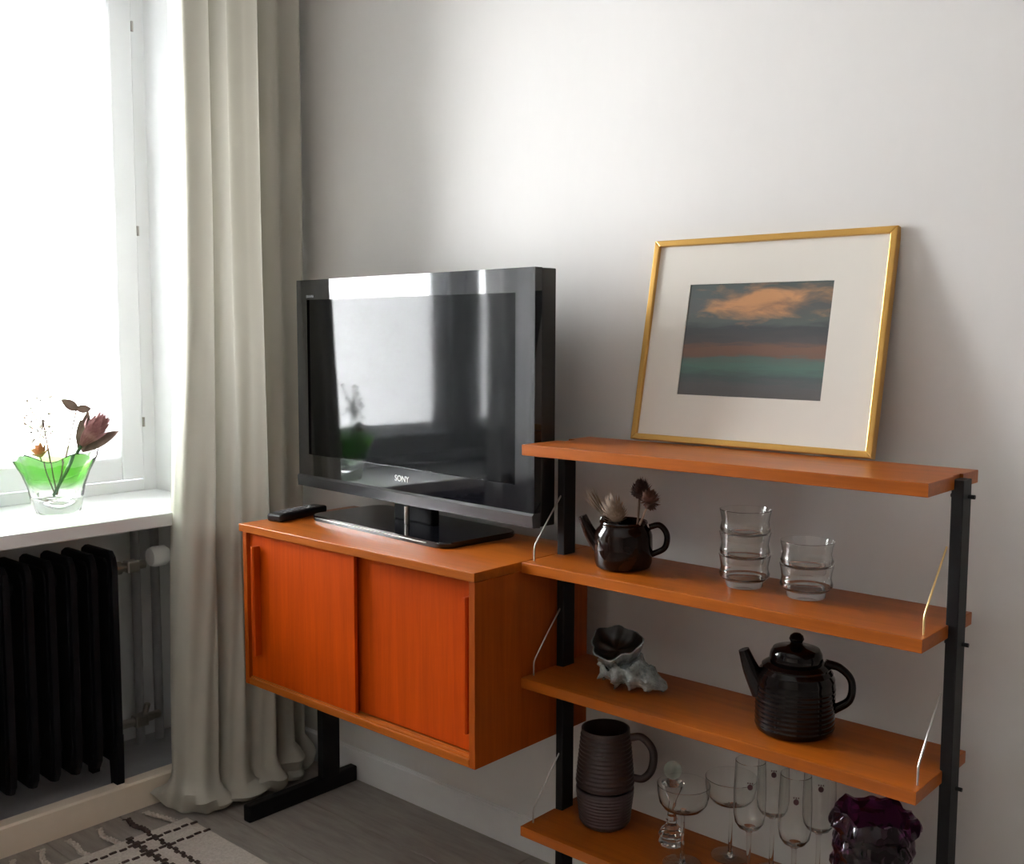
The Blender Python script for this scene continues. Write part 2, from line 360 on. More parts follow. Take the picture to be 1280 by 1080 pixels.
BOT = [(-1.130, -.435), (-1.085, -.452), (-1.035, -.445), (-1.000, -.405), (-.998, -.372), (-1.045, -.362), (-.998, -.338), (-.984, -.300), (-1.004, -.274), (-.990, -.240), (-.985, -.200), (-1.050, -.190), (-1.008, -.150), (-1.012, -.118), (-1.055, -.095), (-1.045, -.060), (-1.095, -.040)]
curtain(TOP, BOT, 2.70, 'beige linen curtain pooling on the floor beside the television', 'window curtains', True, 3)
SH = [(-1.10+.035*math.sin(q*2.2), -1.00-.047*q) for q in range(14)]
curtain(SH, SH, 2.70, 'pale sheer curtain over the far side of the window, mirrored in the television', 'window curtains', False, 5, 'sheer_linen')

# ------------------------------------------------------------------ radiator in the niche
rad = thing('radiator', 'black cast iron rib radiator in the niche under the window sill', 'radiator', (-1.25, -.56, .07))
prof = [(-.085, .10), (-.072, .066), (-.05, .062), (.055, .062), (.072, .064), (.085, .085), (.087, .12), (.087, .585), (.083, .61), (.068, .625), (-.06, .625), (-.078, .615), (-.085, .59)]
sec = None
for k in range(12):
    y = -k*.0545
    if sec is None:
        bm = NB(); prism(bm, prof, -.008, .008, 'y', .004); prism(bm, [(x*.82, .34+(z-.34)*.93) for x, z in prof], -.012, .012, 'y', .003); o = link('section', bm, 'radiator_black', rad, loc=(0, y, 0)); sec = o.data
    else: reuse('section', sec, rad, (0, y, 0))
for k in (0, 11):
    bm = NB(); prism(bm, [(.05, 0), (.079, 0), (.084, .01), (.087, .14), (.03, .12), (.045, .07)], -.010, .010, 'y'); link('foot', bm, 'radiator_black', rad, loc=(0, -k*.0545, .0))
    bm = NB(); prism(bm, [(-.075, 0), (-.05, 0), (-.03, .12), (-.085, .14)], -.010, .010, 'y'); link('foot', bm, 'radiator_black', rad, loc=(0, -k*.0545, .0))
for z in (.56, .13):
    bm = NB(); cyl(bm, (0, .02, z), (0, -.62, z), .022); link('connecting_pipe', bm, 'radiator_black', rad)
vp = thing('radiator_valve', 'white round thermostat knob and steel valve on the radiator pipe', 'valve', (-1.25, -.40, .63))
bm = NB(); tube(bm, [(0, -.135, 0), (0, -.10, 0)], .018, 16); tube(bm, [(0, -.10, 0), (0, -.03, 0)], .012, 14); box(bm, -.016, .016, -.085, -.05, -.016, .016, .004); link('valve_body', bm, 'steel', vp)
bm = NB(); prf = [(0, -.028), (.020, -.027), (.027, -.018), (.028, .012), (.024, .024), (0, .027)]; lathe(bm, prf, 24); bm.transform(Matrix.Rotation(math.radians(90), 4, 'X')); link('knob', bm, 'white_paint', vp, True, (.02, .0, .02))
lv = thing('lower_valve', 'small steel lockshield valve low beside the radiator', 'valve', (-1.25, -.445, .19))
bm = NB(); tube(bm, [(0, -.09, .01), (0, 0, .01), (-.01, .05, .01)], .012, 14); box(bm, -.016, .016, -.03, .008, -.006, .026, .004); link('valve_body', bm, 'steel', lv)
bm = NB(); tube(bm, [(.002, .0, .02), (.012, .006, .055)], .008, 10); link('lever', bm, 'steel', lv)
for k, (yy, lb) in enumerate(((-.375, 'painted heating pipe rising behind the radiator valves'), (-.315, 'painted heating pipe beside the niche corner'))):
    bm = NB(); tube(bm, [(-1.40, yy, .0702), (-1.40, yy, .748)], .013, 12); tag(link('heating_pipe', bm, 'niche_paint', None, True), lb, 'pipe', 'heating pipes in the niche')

# ------------------------------------------------------------------ rug with fringe
rug = thing('rug', 'cream woven rug with dark checked lines and braided fringe', 'rug', (-1.0, -.470, 0))
bm = NB(); box(bm, 0, 1.5, -2.0, 0, .0006, .010, .004); link('rug_field', bm, 'rug_wool', rug)
def stitch(p, q, w, gap):
    bm = NB(); d = Vector(q)-Vector(p); L = d.length; d.normalize(); s = Vector((-d.y, d.x, 0)); t = 0; k = 0
    while t < L:
        l = min(gap*.72, L-t); c = Vector(p)+d*(t+l/2)+s*(w*.25*(-1)**k)
        vs = [bm.verts.new(c+d*a*l/2+s*b_*w/2+Vector((0, 0, h))) for h in (0, .0035) for a, b_ in ((-1, -1), (1, -1), (1, 1), (-1, 1))]
        for f in ((0, 1, 2, 3), (4, 5, 6, 7), (0, 1, 5, 4), (1, 2, 6, 5), (2, 3, 7, 6), (3, 0, 4, 7)): bm.faces.new([vs[i] for i in f])
        t += gap; k += 1
    link('stitched_line', bm, 'rug_dark', rug)
for y0 in (-.115, -.165, -.64, -.69): stitch((.0, y0, .0095), (1.5, y0-.0, .0095), .010 if y0 in (-.115, -.64) else .016, .016)
for x0 in (.045, .105, .60, .66): stitch((x0, 0, .0095), (x0, -2.0, .0095), .007, .024)
for k in range(26):
    yb = -.03-.078*k; bm = NB()
    pts = [(0, yb, .006), (-.03, yb+random.uniform(-.01, .01), .006), (-.065, yb+random.uniform(-.02, .02), .006), (-.105, yb+random.uniform(-.03, .03), .006)]
    cr = catmull(pts, 6)
    for s in (0, 1):
        tube(bm, [p+Vector((0, .004*math.sin(i*1.3+s*math.pi), .002*math.cos(i*1.3+s*math.pi))) for i, p in enumerate(cr)], .0042, 6)
    for s in range(4):
        e = cr[-1]; tube(bm, [e, e+Vector((-.012, random.uniform(-.012, .012), -.002))], .0014, 4)
    link('tassel', bm, 'rug_dark' if k % 5 == 1 else 'rug_wool', rug, True)

# ------------------------------------------------------------------ shelving unit
ZS = [1.037, .7998, .5623, .25]; TS = .0215; SW = .80; YF, YB = -.304, -.086; PY = -.194; PD = .0373; PW = .0187
XL0, XR0 = .002, .7953
su = thing('shelving_unit', 'teak open shelving unit with four shelves on black uprights', 'shelves', (0, 0, 0))
g = .0008
outline = [(0, YF), (SW, YF), (SW, PY-g), (XR0-g, PY-g), (XR0-g, PY+PD+g), (SW, PY+PD+g), (SW, YB), (0, YB), (0, PY+PD+g), (XL0+PW+g, PY+PD+g), (XL0+PW+g, PY-g), (0, PY-g)]
bm = NB(); prism(bm, outline, -TS, 0, 'z', .0012); sm = link('shelf', bm, 'teak_x', su, loc=(0, 0, ZS[0])).data
for z in ZS[1:]: reuse('shelf', sm, su, (0, 0, z))
for x0 in (XL0, XR0):
    bm = NB(); box(bm, x0, x0+PW, PY, PY+PD, .03, ZS[0]-.006, .0015); box(bm, x0-.002, x0+PW+.002, -.36, -.02, 0, .032, .003); po = link('upright', bm, 'black_metal', su)
    for z in ZS[:3]:
        bm = NB(); cyl(bm, (x0-.008 if x0 > .5 else x0-.001, PY+.024, z-TS-.012), (x0+PW+.010, PY+.024, z-TS-.012), .0035, 8); link('pin', bm, 'black_metal', po)
for x0, sgn in ((.0105, 1), (.7915, -1)):
    for z in ZS[1:]:
        bm = NB(); xw = x0 if sgn > 0 else x0
        tube(bm, [(xw, PY+.002, z+.124), (xw, -.233, z+.080), (xw, -.272, z+.035), (xw, -.2755, z+.029), (xw, -.2765, z+.022), (xw, -.2765, z-.002)], .0017, 8)
        link('wire_bracket', bm, 'brass' if (sgn < 0 and z == ZS[1]) else 'steel', su, True)

# ------------------------------------------------------------------ sliding-door cabinet
CX0, CX1, CYF, CYB, CZT, CZB = -.7827, -.0012, -.440, -.085, .800, .410
cb = thing('sliding_door_cabinet', 'low teak cabinet with two sliding doors carrying the television', 'cabinet', (0, 0, 0))
nx = XL0-.0008
bm = NB(); prism(bm, [(CX0, CYF), (CX1, CYF), (CX1, CYB), (CX0, CYB)], CZT-.0185, CZT, 'z', .0012); link('top_panel', bm, 'teak_x', cb)
bm = NB(); box(bm, CX0+.012, CX0+.027, CYF+.002, CYB, CZB, CZT-.0187, .001); link('side_panel', bm, 'teak_side_shaded', cb)
bm = NB(); box(bm, CX1-.016, CX1, CYF+.002, CYB, CZB, CZT-.0187, .001); link('side_panel', bm, 'teak_side_shaded', cb)
bm = NB(); box(bm, CX0+.0275, CX1-.0165, CYF+.002, CYB, CZB, CZB+.016, .001)
link('bottom_panel', bm, 'teak_x', cb)
for yy in (CYF+.010, CYF+.024):
    bm = NB(); box(bm, CX0+.0275, CX1-.0165, yy-.0025, yy+.0025, CZB+.016, CZB+.0185); link('door_track', bm, 'teak_x', cb)
bm = NB(); box(bm, CX0+.0275, CX1-.0165, CYB-.012, CYB-.004, CZB+.0165, CZT-.019); link('back_panel', bm, 'teak_x', cb)
XM = -.370
for xa, xb, yd, hx in ((CX0+.028, XM, CYF+.011, -.7150), (XM-.03, CX1-.017, CYF+.029, -.0330)):
    bm = NB(); box(bm, xa, xb, yd, yd+.009, CZB+.019, CZT-.0200, .001); d = link('door', bm, 'teak_z', cb)
    h0, h1 = (.488, .753) if hx < -.5 else (.470, .745)
    bm = NB(); prism(bm, [(hx-.008, yd-.020), (hx-.002, yd-.020), (hx+.001, yd-.017), (hx+.001, yd-.0005), (hx-.008, yd-.0005)], h0, h1, 'z', .002); link('handle', bm, 'teak_z', d)
bm = NB(); box(bm, -.888, -.862, -.135, -.078, .036, .74, .002); lg = link('leg', bm, 'black_metal', cb)
bm = NB(); box(bm, -.890, -.862, -.374, -.017, 0, .044, .004); link('foot', bm, 'black_metal', lg)
bm = NB(); box(bm, -.866, CX0+.012, -.125, -.100, .60, .64, .002); link('support_rail', bm, 'black_metal', cb)

# ------------------------------------------------------------------ television
tv = thing('television', 'glossy black flat-screen television on a low stand', 'television', (-.444, -.2203, CZT), -.068)
w2, zb, zt = .431, .057, .589
bz = dict(l=.046, r=.056, t=.050, b=.086)
bm = NB()
f0, f1 = 0, .020
box(bm, -w2, w2, f0, f1, zt-bz['t'], zt); box(bm, -w2, -w2+bz['l'], f0, f1, zb+bz['b'], zt-bz['t']); box(bm, w2-bz['r'], w2, f0, f1, zb+bz['b'], zt-bz['t']); box(bm, -w2, w2, f0, f1, zb+.032, zb+bz['b'])
link('bezel', bm, 'gloss_black', tv)
bm = NB(); box(bm, -w2+bz['l']-.002, w2-bz['r']+.002, .004, .014, zb+bz['b']-.002, zt-bz['t']+.002); link('screen', bm, 'tv_screen', tv)
bm = NB(); prism(bm, [(-.004, zb+.002), (.018, zb), (.018, zb+.0318), (-.001, zb+.0318), (-.006, zb+.027)], -w2, w2, 'x'); link('speaker_bar', bm, 'silver_plastic', tv)
bm = NB(); box(bm, -w2+.0005, w2-.0005, .0202, .062, zb+.002, zt-.0005, .002); box(bm, -w2+.08, w2-.08, .062, .098, zb+.05, zt-.08, .02); bk = link('back_housing', bm, 'satin_black', tv)
bm = NB(); box(bm, w2-.0035, w2-.0015, .034, .052, zb+.212, zb+.232); link('side_button', bm, 'logo_grey', bk)
bm = NB(); box(bm, -.07, .07, .03, .055, .012, zb+.03, .004); link('stand_neck', bm, 'matte_black', tv)
bm = NB(); cyl(bm, (.02, -.002, .014), (.02, -.002, .056), .006); link('stand_rod', bm, 'steel', tv)
bm = NB()
pts = []
for cx_, cy__, a0 in ((.225, -.060, -90), (.225, .105, 0), (-.225, .105, 90), (-.225, -.060, 180)):
    for k in range(6): a = math.radians(a0+k*18); pts.append((cx_+.03*math.cos(a), cy__+.03*math.sin(a)))
prism(bm, pts, 0, .013, 'z', .003); bs = link('stand_base', bm, 'gloss_black', tv)
bm = NB(); box(bm, -.225, .195, -.0908, -.0895, .0065, .0085); link('base_edge_glint', bm, 'steel', bs)  # bright strip standing in for the highlight along the glossy base
text_mesh('logo', 'SONY', .020, 'logo_white', tv, (.0, -.0008, zb+.060), (math.pi/2, 0, 0), .0003)
text_mesh('logo', 'BRAVIA', .010, 'logo_grey', tv, (-w2+.062, -.0008, zt-.042), (math.pi/2, 0, 0), .0003)

# ------------------------------------------------------------------ remote control
rc = thing('remote_control', 'black remote control lying beside the television stand', 'remote control', (-.7535, -.288, CZT), .195)
bm = NB(); box(bm, -.024, .024, -.085, .085, 0, .020, .006); body = link('remote_body', bm, 'satin_black', rc)
bt = None
for i in range(3):
    for j in range(6):
        if bt is None:
            bm = NB(); box(bm, -.004, .004, -.003, .003, 0, .0018, .0006, 1); o = link('button', bm, 'logo_grey', body, loc=(-.013+i*.013, -.06+j*.021, .0198)); bt = o.data
        else: reuse('button', bt, body, (-.013+i*.013, -.06+j*.021, .0198))
bm = NB(); tube(bm, catmull([(-.752, -.370, CZT+.012), (-.758, -.360, CZT+.010), (-.768, -.345, CZT+.006), (-.779, -.330, CZT+.0035)], 6), .0022, 8)
tag(link('white_cable', bm, 'white_paint', None, True), 'short white cable end beside the remote control', 'cable')

# ------------------------------------------------------------------ framed picture
FW, FH, LEAN = .5126, .4147, .1944
pf = thing('picture_frame', 'gilt-framed seascape with a wide cream mount leaning on the top shelf', 'picture', (.1102, -.092, ZS[0]+.0042), -.0035)
pf.rotation_euler = (-LEAN, 0, -.0035)
fb = .0125
for nm, pts in (('bottom', [(0, 0), (FW, 0), (FW-fb, fb), (fb, fb)]), ('top', [(0, FH), (fb, FH-fb), (FW-fb, FH-fb), (FW, FH)]), ('l', [(0, 0), (fb, fb), (fb, FH-fb), (0, FH)]), ('r', [(FW, 0), (FW, FH), (FW-fb, FH-fb), (FW-fb, fb)])):
    bm = NB(); prism(bm, pts, 0, .020, 'y', .002); link('frame_bar', bm, 'gold_leaf', pf)
ax0, ax1, ay0, ay1 = .185*FW, .785*FW, (1-.765)*FH, (1-.225)*FH
bm = NB()
for x0, x1, z0, z1 in ((fb, ax0, fb, FH-fb), (ax1, FW-fb, fb, FH-fb), (ax0, ax1, fb, ay0), (ax0, ax1, ay1, FH-fb)): box(bm, x0, x1, .008, .010, z0, z1)
link('mount', bm, 'mat_board', pf)
me = bpy.data.meshes.new('painting'); me.from_pydata([(ax0, .0098, ay0), (ax1, .0098, ay0), (ax1, .0098, ay1), (ax0, .0098, ay1), (ax0, .0118, ay0), (ax1, .0118, ay0), (ax1, .0118, ay1), (ax0, .0118, ay1)], [], [(0, 1, 2, 3), (4, 7, 6, 5), (0, 4, 5, 1), (1, 5, 6, 2), (2, 6, 7, 3), (3, 7, 4, 0)])
uv = me.uv_layers.new(name='UVMap')
for lp in me.loops:
    c_ = me.vertices[lp.vertex_index].co; uv.data[lp.index].uv = ((c_.x-ax0)/(ax1-ax0), (c_.z-ay0)/(ay1-ay0))
me.materials.append(MATS['painting']); o = bpy.data.objects.new('painting', me); COL.objects.link(o); o.parent = pf
bm = NB(); box(bm, fb, FW-fb, .0121, .016, fb, FH-fb); link('backing_board', bm, 'card', pf)

# ------------------------------------------------------------------ pottery and glass on the shelves
def ribs(prof, amp, n): return prof
def ribbed(z0, z1, r0, r1, n, amp):
    out = []
    for k in range(n*4+1):
        t = k/(n*4); out.append((r0+(r1-r0)*t+amp*math.sin(k*math.pi/2), z0+(z1-z0)*t))
    return out
def teapot_spout(parent, mat, p0, p1, p2, r0, r1):
    bm = NB(); tube(bm, catmull([p0, p1, p2], 8), lambda t: r0+(r1-r0)*t, 18); return link('spout', bm, mat, parent, True)
CAMANG = math.atan2(.745, .667)      # image-right direction on the ground, for turning the pots as they stand
# small teapot used as a vase
t1 = thing('brown_teapot', 'small lidless dark brown teapot holding dried flowers', 'teapot', (.178, -.205, ZS[1]), .55)
prof = [(0, .001), (.046, .0), (.053, .004), (.0565, .014), (.0575, .04), (.0565, .066), (.053, .076), (.047, .083), (.046, .087), (.0475, .090), (.046, .093), (.043, .091), (.043, .082), (.050, .068), (.0525, .04), (.051, .015), (.042, .008), (0, .008)]
bm = NB(); lathe(bm, prof, 44); link('body', bm, 'brown_glaze', t1, True)
teapot_spout(t1, 'brown_glaze', (-.046, 0, .040), (-.066, 0, .068), (-.081, 0, .100), .016, .0085)
bm = NB(); tube(bm, catmull([(.050, 0, .082), (.070, 0, .086), (.084, 0, .068), (.080, 0, .042), (.055, 0, .028)], 8), .0060, 12); link('handle', bm, 'brown_glaze', t1, True)
bm = NB(); lathe(bm, [(0, .012), (.007, .010), (.010, .004), (.006, -.004), (0, -.005)], 16); link('lid_lug', bm, 'brown_glaze', t1, True, (-.036, -.022, .094))
# large ribbed teapot
t2 = thing('ribbed_teapot', 'large black-brown ribbed teapot with its lid on', 'teapot', (.542, -.192, ZS[2]), .55)
prof = [(0, .001), (.060, 0), (.066, .004)]+ribbed(.010, .086, .068, .068, 9, .0007)+[(.0665, .092), (.067, .097), (.063, .104), (.0635, .107), (.058, .114), (.0585, .117), (.051, .122), (.046, .124), (.040, .124), (0, .124)]
bm = NB(); lathe(bm, prof, 48); link('body', bm, 'black_glaze', t2, True)
bm = NB(); lathe(bm, [(0, .123), (.044, .1245), (.046, .130), (.044, .140), (.040, .147), (.030, .150), (.018, .151), (.012, .154), (.010, .158), (.013, .164), (.011, .170), (.006, .174), (0, .175)], 40); link('lid', bm, 'black_glaze', t2, True)
teapot_spout(t2, 'black_glaze', (-.056, 0, .066), (-.076, 0, .104), (-.090, 0, .140), .020, .0095)
bm = NB(); tube(bm, catmull([(.050, 0, .122), (.074, 0, .116), (.094, 0, .094), (.092, 0, .060), (.064, 0, .040)], 8), lambda t: .0085-.002*math.sin(t*math.pi), 12); link('handle', bm, 'black_glaze', t2, True)
# stacked ribbed jug and bowl
jb = thing('stoneware_mug', 'ribbed plum stoneware mug at the bottom of a stack', 'mug', (.122, -.180, ZS[3]))
prof = [(0, .001), (.040, 0), (.047, .005)]+ribbed(.012, .075, .052, .0595, 9, .0006)+[(.0595, .081), (.0565, .082), (.050, .02), (.04, .010), (0, .010)]
bm = NB(); lathe(bm, prof, 44); link('body', bm, 'plum_stoneware_pale', jb, True)
jg = thing('stoneware_jug', 'brown ribbed stoneware jug stacked on another mug', 'jug', (.122, -.180, ZS[3]+.0825), .55)
prof = [(0, .001), (.052, 0), (.0585, .004)]+ribbed(.010, .115, .0600, .0500, 12, .0009)+[(.0495, .122), (.047, .122), (.046, .10), (.053, .012), (.04, .006), (0, .006)]
bm = NB(); lathe(bm, prof, 44); link('body', bm, 'plum_stoneware', jg, True)
bm = NB(); tube(bm, catmull([(.048, 0, .104), (.074, 0, .106), (.096, 0, .080), (.095, 0, .042), (.078, 0, .020), (.056, 0, .020)], 8), .0055, 12, flat=1.5); link('handle', bm, 'plum_stoneware', jg, True)
# stacking tumblers
tp = [(0, .0), (.032, 0), (.0335, .002), (.034, .011), (.040, .0145), (.0445, .019), (.0455, .024), (.0435, .030), (.0425, .036), (.044, .046), (.0465, .0575), (.0453, .0580),
      (.0425, .046), (.0408, .036), (.0417, .030), (.0430, .024), (.041, .019), (.034, .0155), (.031, .011), (0, .010)]
bm = NB(); lathe(bm, tp, 48)
first = link('tumbler', bm, 'clear_glass', None, True, (.430, -.180, ZS[1]+.0005)); tm = first.data
tag(first, 'clear wavy tumbler at the bottom of the stack of three', 'glass', 'stacked wavy tumblers')
for x, y, k, lb in ((.430, -.180, 1, 'clear wavy tumbler in the middle of the stack of three'), (.430, -.180, 2, 'clear wavy tumbler on top of the stack of three'),
                    (.550, -.178, 0, 'clear wavy tumbler at the bottom of the stack of two'), (.550, -.178, 1, 'clear wavy tumbler on top of the stack of two')):
    tag(reuse('tumbler', tm, None, (x, y, ZS[1]+.0005+k*.0415)), lb, 'glass', 'stacked wavy tumblers')
# shell
sh = thing('sea_shell', 'spiky grey-green glazed conch shell with a dark opening', 'shell', (.205, -.215, ZS[2]))
bm = NB(); NU, NV = 72, 30; rnd = random.Random(4); rows = []
for i in range(NV+1):
    t = i/NV                                   # 0 mouth end (left, high) .. 1 apex (right, low)
    ax = Vector((-.046+.122*t, .0, .066-.046*t))
    R_ = .054*(1-t)**.66*(.90+.10*math.cos(t*26)) + .0015
    if t < .10: R_ *= .78+2.2*t
    row = []
    for k in range(NU):
        a = 2*math.pi*k/NU; kn = max(0, math.cos(a*8+t*9))**2*max(0, math.cos(t*26))**2*.011*(1-t*.6)+.0015*math.sin(a*19+t*40)*math.sin(t*55)
        rr = R_+kn
        row.append(bm.verts.new(ax+Vector((.25*rr*math.sin(a)*.6-kn*.3, rr*math.cos(a), rr*math.sin(a)*.92))))
    rows.append(row)
for A, B in zip(rows, rows[1:]):
    for k in range(NU): bm.faces.new((A[k], A[(k+1) % NU], B[(k+1) % NU], B[k]))
bm.faces.new(rows[-1])
# mouth: ring turned inwards
cm = Vector((-.030, 0, .052)); inner = [bm.verts.new(v.co.lerp(cm+Vector((0, (v.co.y)*.55, (v.co.z-.062)*.55)), .75)) for v in rows[0]]
for k in range(NU): bm.faces.new((rows[0][k], inner[k], inner[(k+1) % NU], rows[0][(k+1) % NU]))
bm.faces.new(inner)
mz = min(v.co.z for v in bm.verts); bm.transform(Matrix.Translation((0, 0, -mz)))
o = link('shell_body', bm, ['shell_glaze', 'shell_inside'], sh, True)
o.data.polygons[len(o.data.polygons)-1].material_index = 1
for p in list(o.data.polygons)[-(NU+1):]: p.material_index = 1
o.rotation_euler = (0, 0, .30)
from mathutils import Euler
LM = Matrix.Translation((-.028, -.010, .088)) @ Euler((.42, .02, .3)).to_matrix().to_4x4(); BM = Matrix.Rotation(.30, 4, 'Z')
for v in o.data.vertices:                     # the body stays clear of the hollow mouth
    p = LM.inverted() @ (BM @ v.co)
    if p.xy.length < .052 and p.z > -.026: p.z = -.026; v.co = BM.inverted() @ (LM @ p)
def mw(r, z, a): return r*(1+.10*math.sin(3*a+.5)+.05*math.sin(8*a)), z+.003*math.sin(5*a)
bm = NB(); lathe(bm, [(.036, -.040), (.044, -.016), (.049, .002), (.0505, .005), (.048, .006)], 40, wob=mw); link('lip', bm, 'shell_glaze', sh, True, (-.028, -.010, .088), (.42, .02, .3))
bm = NB(); lathe(bm, [(.0485, .0058), (.044, -.001), (.034, -.010), (.017, -.015), (0, -.016)], 40, wob=mw); link('mouth_hollow', bm, 'shell_inside', sh, True, (-.028, -.010, .088), (.42, .02, .3))
# coupes
cp = [(0, 0), (.036, 0), (.0365, .0012), (.020, .003), (.006, .006), (.0038, .012), (.0034, .06), (.0036, .096), (.006, .102), (.022, .106), (.038, .113), (.046, .124), (.0490, .140), (.0500, .158), (.0492, .1585),
      (.0480, .141), (.0450, .1255), (.0372, .1147), (.0215, .108), (0, .106)]
bm = NB(); lathe(bm, cp, 44); o = link('coupe_glass', bm, 'clear_glass', None, True, (.332, -.215, ZS[3]+.0005)); tag(o, 'clear champagne coupe standing before the glass candlestick', 'glass', 'stemmed glasses on the lowest shelf'); cm_ = o.data
tag(reuse('coupe_glass', cm_, None, (.384, -.127, ZS[3]+.0005)), 'clear champagne coupe close to the wall beside the flutes', 'glass', 'stemmed glasses on the lowest shelf')
# flutes with a small printed emblem
fp = [(0, 0), (.032, 0), (.0325, .0012), (.018, .003), (.006, .007), (.0042, .014), (.004, .06), (.0046, .102), (.009, .108), (.020, .114), (.0265, .124), (.0290, .140), (.0292, .18), (.0270, .238), (.0262, .2385),
      (.0282, .18), (.0280, .141), (.0255, .1255), (.0190, .1165), (.008, .113), (0, .112)]
bm = NB(); lathe(bm, fp, 36); fm = link('glass_bowl', bm, 'clear_glass', None, True).data; bpy.data.objects.remove(bpy.data.objects['glass_bowl'])
def emblem_mesh(r, a0, z0, s, mat):
    bm = NB(); n = 12
    def P(u, v_, rr): a = a0+u/r; return (rr*math.cos(a), rr*math.sin(a), z0+v_)
    out = [(s*math.cos(2*math.pi*k/n), s*1.15*math.sin(2*math.pi*k/n)) for k in range(n)]
    lo = [bm.verts.new(P(u, v_, r+.0001)) for u, v_ in out]; hi = [bm.verts.new(P(u, v_, r+.0005)) for u, v_ in out]
    bm.faces.new(lo); bm.faces.new(hi)
    for k in range(n): bm.faces.new((lo[k], lo[(k+1) % n], hi[(k+1) % n], hi[k]))
    for q in (-1, 0, 1):
        c = P(q*s*.8, s*1.55, r+.0004); bmesh.ops.create_icosphere(bm, subdivisions=1, radius=s*.32, matrix=Matrix.Translation(c))
    return bm
em = None
for k, (x, y, lb) in enumerate(((.466, -.205, 'clear champagne flute with a small emblem, nearest the shelf edge beside the coupes'), (.472, -.128, 'clear champagne flute standing close to the wall beside the coupes'),
                 (.555, -.205, 'clear champagne flute with a small emblem between the other flutes and the purple vase'), (.564, -.128, 'clear champagne flute close to the wall beside the purple vase'))):
    f = thing('champagne_flute', lb, 'glass', (x, y, ZS[3]+.0005), 0, 'stemmed glasses on the lowest shelf')
    reuse('glass_body', fm, f)
    a_ = math.atan2(-1.8707-y, 1.3705-x)
    if em is None: em = link('emblem', emblem_mesh(.0290, a_, .200, .0048, 'emblem'), 'emblem', f).data
    else: reuse('emblem', em, f)
# candlestick in pressed glass behind the coupe
cs = thing('glass_candlestick', 'small pressed glass candlestick with a pale ball top behind the coupe', 'candlestick', (.272, -.160, ZS[3]+.0005))
bm = NB(); lathe(bm, [(0, 0), (.024, 0), (.026, .004), (.023, .012), (.026, .020), (.023, .028), (.016, .034), (.010, .042), (.012, .050), (.009, .058), (.008, .085), (.014, .100), (.022, .118), (.0235, .124), (.010, .126), (0, .126)], 10); link('holder', bm, 'crystal', cs)
bm = NB(); bmesh.ops.create_icosphere(bm, subdivisions=3, radius=.018); link('ball_top', bm, 'frosted_green_glass', cs, True, (0, 0, .150))
# purple vase
pv = NB(); rnd = random.Random(2)
def wob(r, z, a):
    if r < .03: return r, z
    q = .0020*math.sin(7*a+z*60)+.0018*math.sin(11*a-z*95)+.0018*math.sin(17*a+z*140)+.0030*math.sin(z*170)
    return r+q*(1 if r > .056 else .4), z+(.004*math.sin(5*a)+.003*math.sin(9*a+1) if z > .19 else 0)
out = [(0, 0), (.05, 0)]+[(.058+.010*math.sin(z/.21*3.0)*.6+(.010 if z > .188 else 0), z) for z in [k*.006 for k in range(1, 36)]]+[(.066, .2145)]
inn = [(.056, .212)]+[(.052, z) for z in (.19, .16, .12, .08, .04, .02)]+[(.03, .012), (0, .012)]
lathe(pv, out+inn, 72, wob=wob); tag(link('purple_vase', pv, 'purple_glass', None, True, (.697, -.205, ZS[3]+.0005)), 'dark purple lumpy glass vase on the lowest shelf', 'vase')

# ------------------------------------------------------------------ dried flowers in the small teapot
def stem(parent, p0, p1, r, mat, bend=.01):
    mid = (Vector(p0)+Vector(p1))/2+Vector((bend, -bend*.5, 0)); bm = NB(); tube(bm, catmull([p0, mid, p1], 6), r, 6); return link('stem', bm, mat, parent, True)
def petal(bm, base, d, L, wd, curl=.2, n=5, face=None):
    d = Vector(d).normalized(); s = d.cross(Vector(face or (0, 0, 1)));  s = s.normalized() if s.length > .01 else Vector((1, 0, 0)); u_ = s.cross(d)
    rows = []
    for i in range(n+1):
        t = i/n; w_ = wd*math.sin(math.pi*min(1, .12+t*.88))**.8*(1-.15*t); c = Vector(base)+d*L*t+u_*curl*L*t*t
        rows.append([bm.verts.new(c-s*w_/2+u_*w_*.12), bm.verts.new(c), bm.verts.new(c+s*w_/2+u_*w_*.12)])
    for A, B in zip(rows, rows[1:]):
        for k in (0, 1): bm.faces.new((A[k], A[k+1], B[k+1], B[k]))
def head(axis, n, L, wd, spread, seed, rings=3, jit=.15):
    bm = NB(); rnd = random.Random(seed); ax = Vector(axis).normalized(); a = ax.cross(Vector((0, 0, 1)))
    a = a.normalized() if a.length > .05 else Vector((1, 0, 0)); b_ = ax.cross(a)
    for r in range(rings):
        sp = spread*(r+.35)/rings
        for k in range(n):
            th = 2*math.pi*(k+.5*r)/n+rnd.uniform(-jit, jit); d = ax*math.cos(sp)+(a*math.cos(th)+b_*math.sin(th))*math.sin(sp)
            petal(bm, (a*math.cos(th)+b_*math.sin(th))*.004, d, L*rnd.uniform(.8, 1.1)*(1-.08*r), wd*rnd.uniform(.8, 1.2), .12)
    return bm
neck = Vector((.178, -.205, ZS[1]+.062))
def dried(name, label, tip, r, mat, n, wd, spread, rings, seed, smat='stem_brown'):
    tip = Vector(tip); t = thing(name, label, 'dried flower', neck, 0, 'dried flowers in the small teapot')
    d = (tip-neck); stem(t, (random.uniform(-.015, .015), random.uniform(-.015, .015), -.045), d-d.normalized()*.0, .0022, smat, .006)
    o = link('flower_head', head(d, n, r, wd, spread, seed, rings), mat, t, True, tuple(d)); return t
dried('dried_flower', 'pale feathery dried protea in the middle of the small teapot', (.174, -.222, .893), .056, 'dry_pale', 34, .0045, 1.45, 8, 1, 'dry_pale')
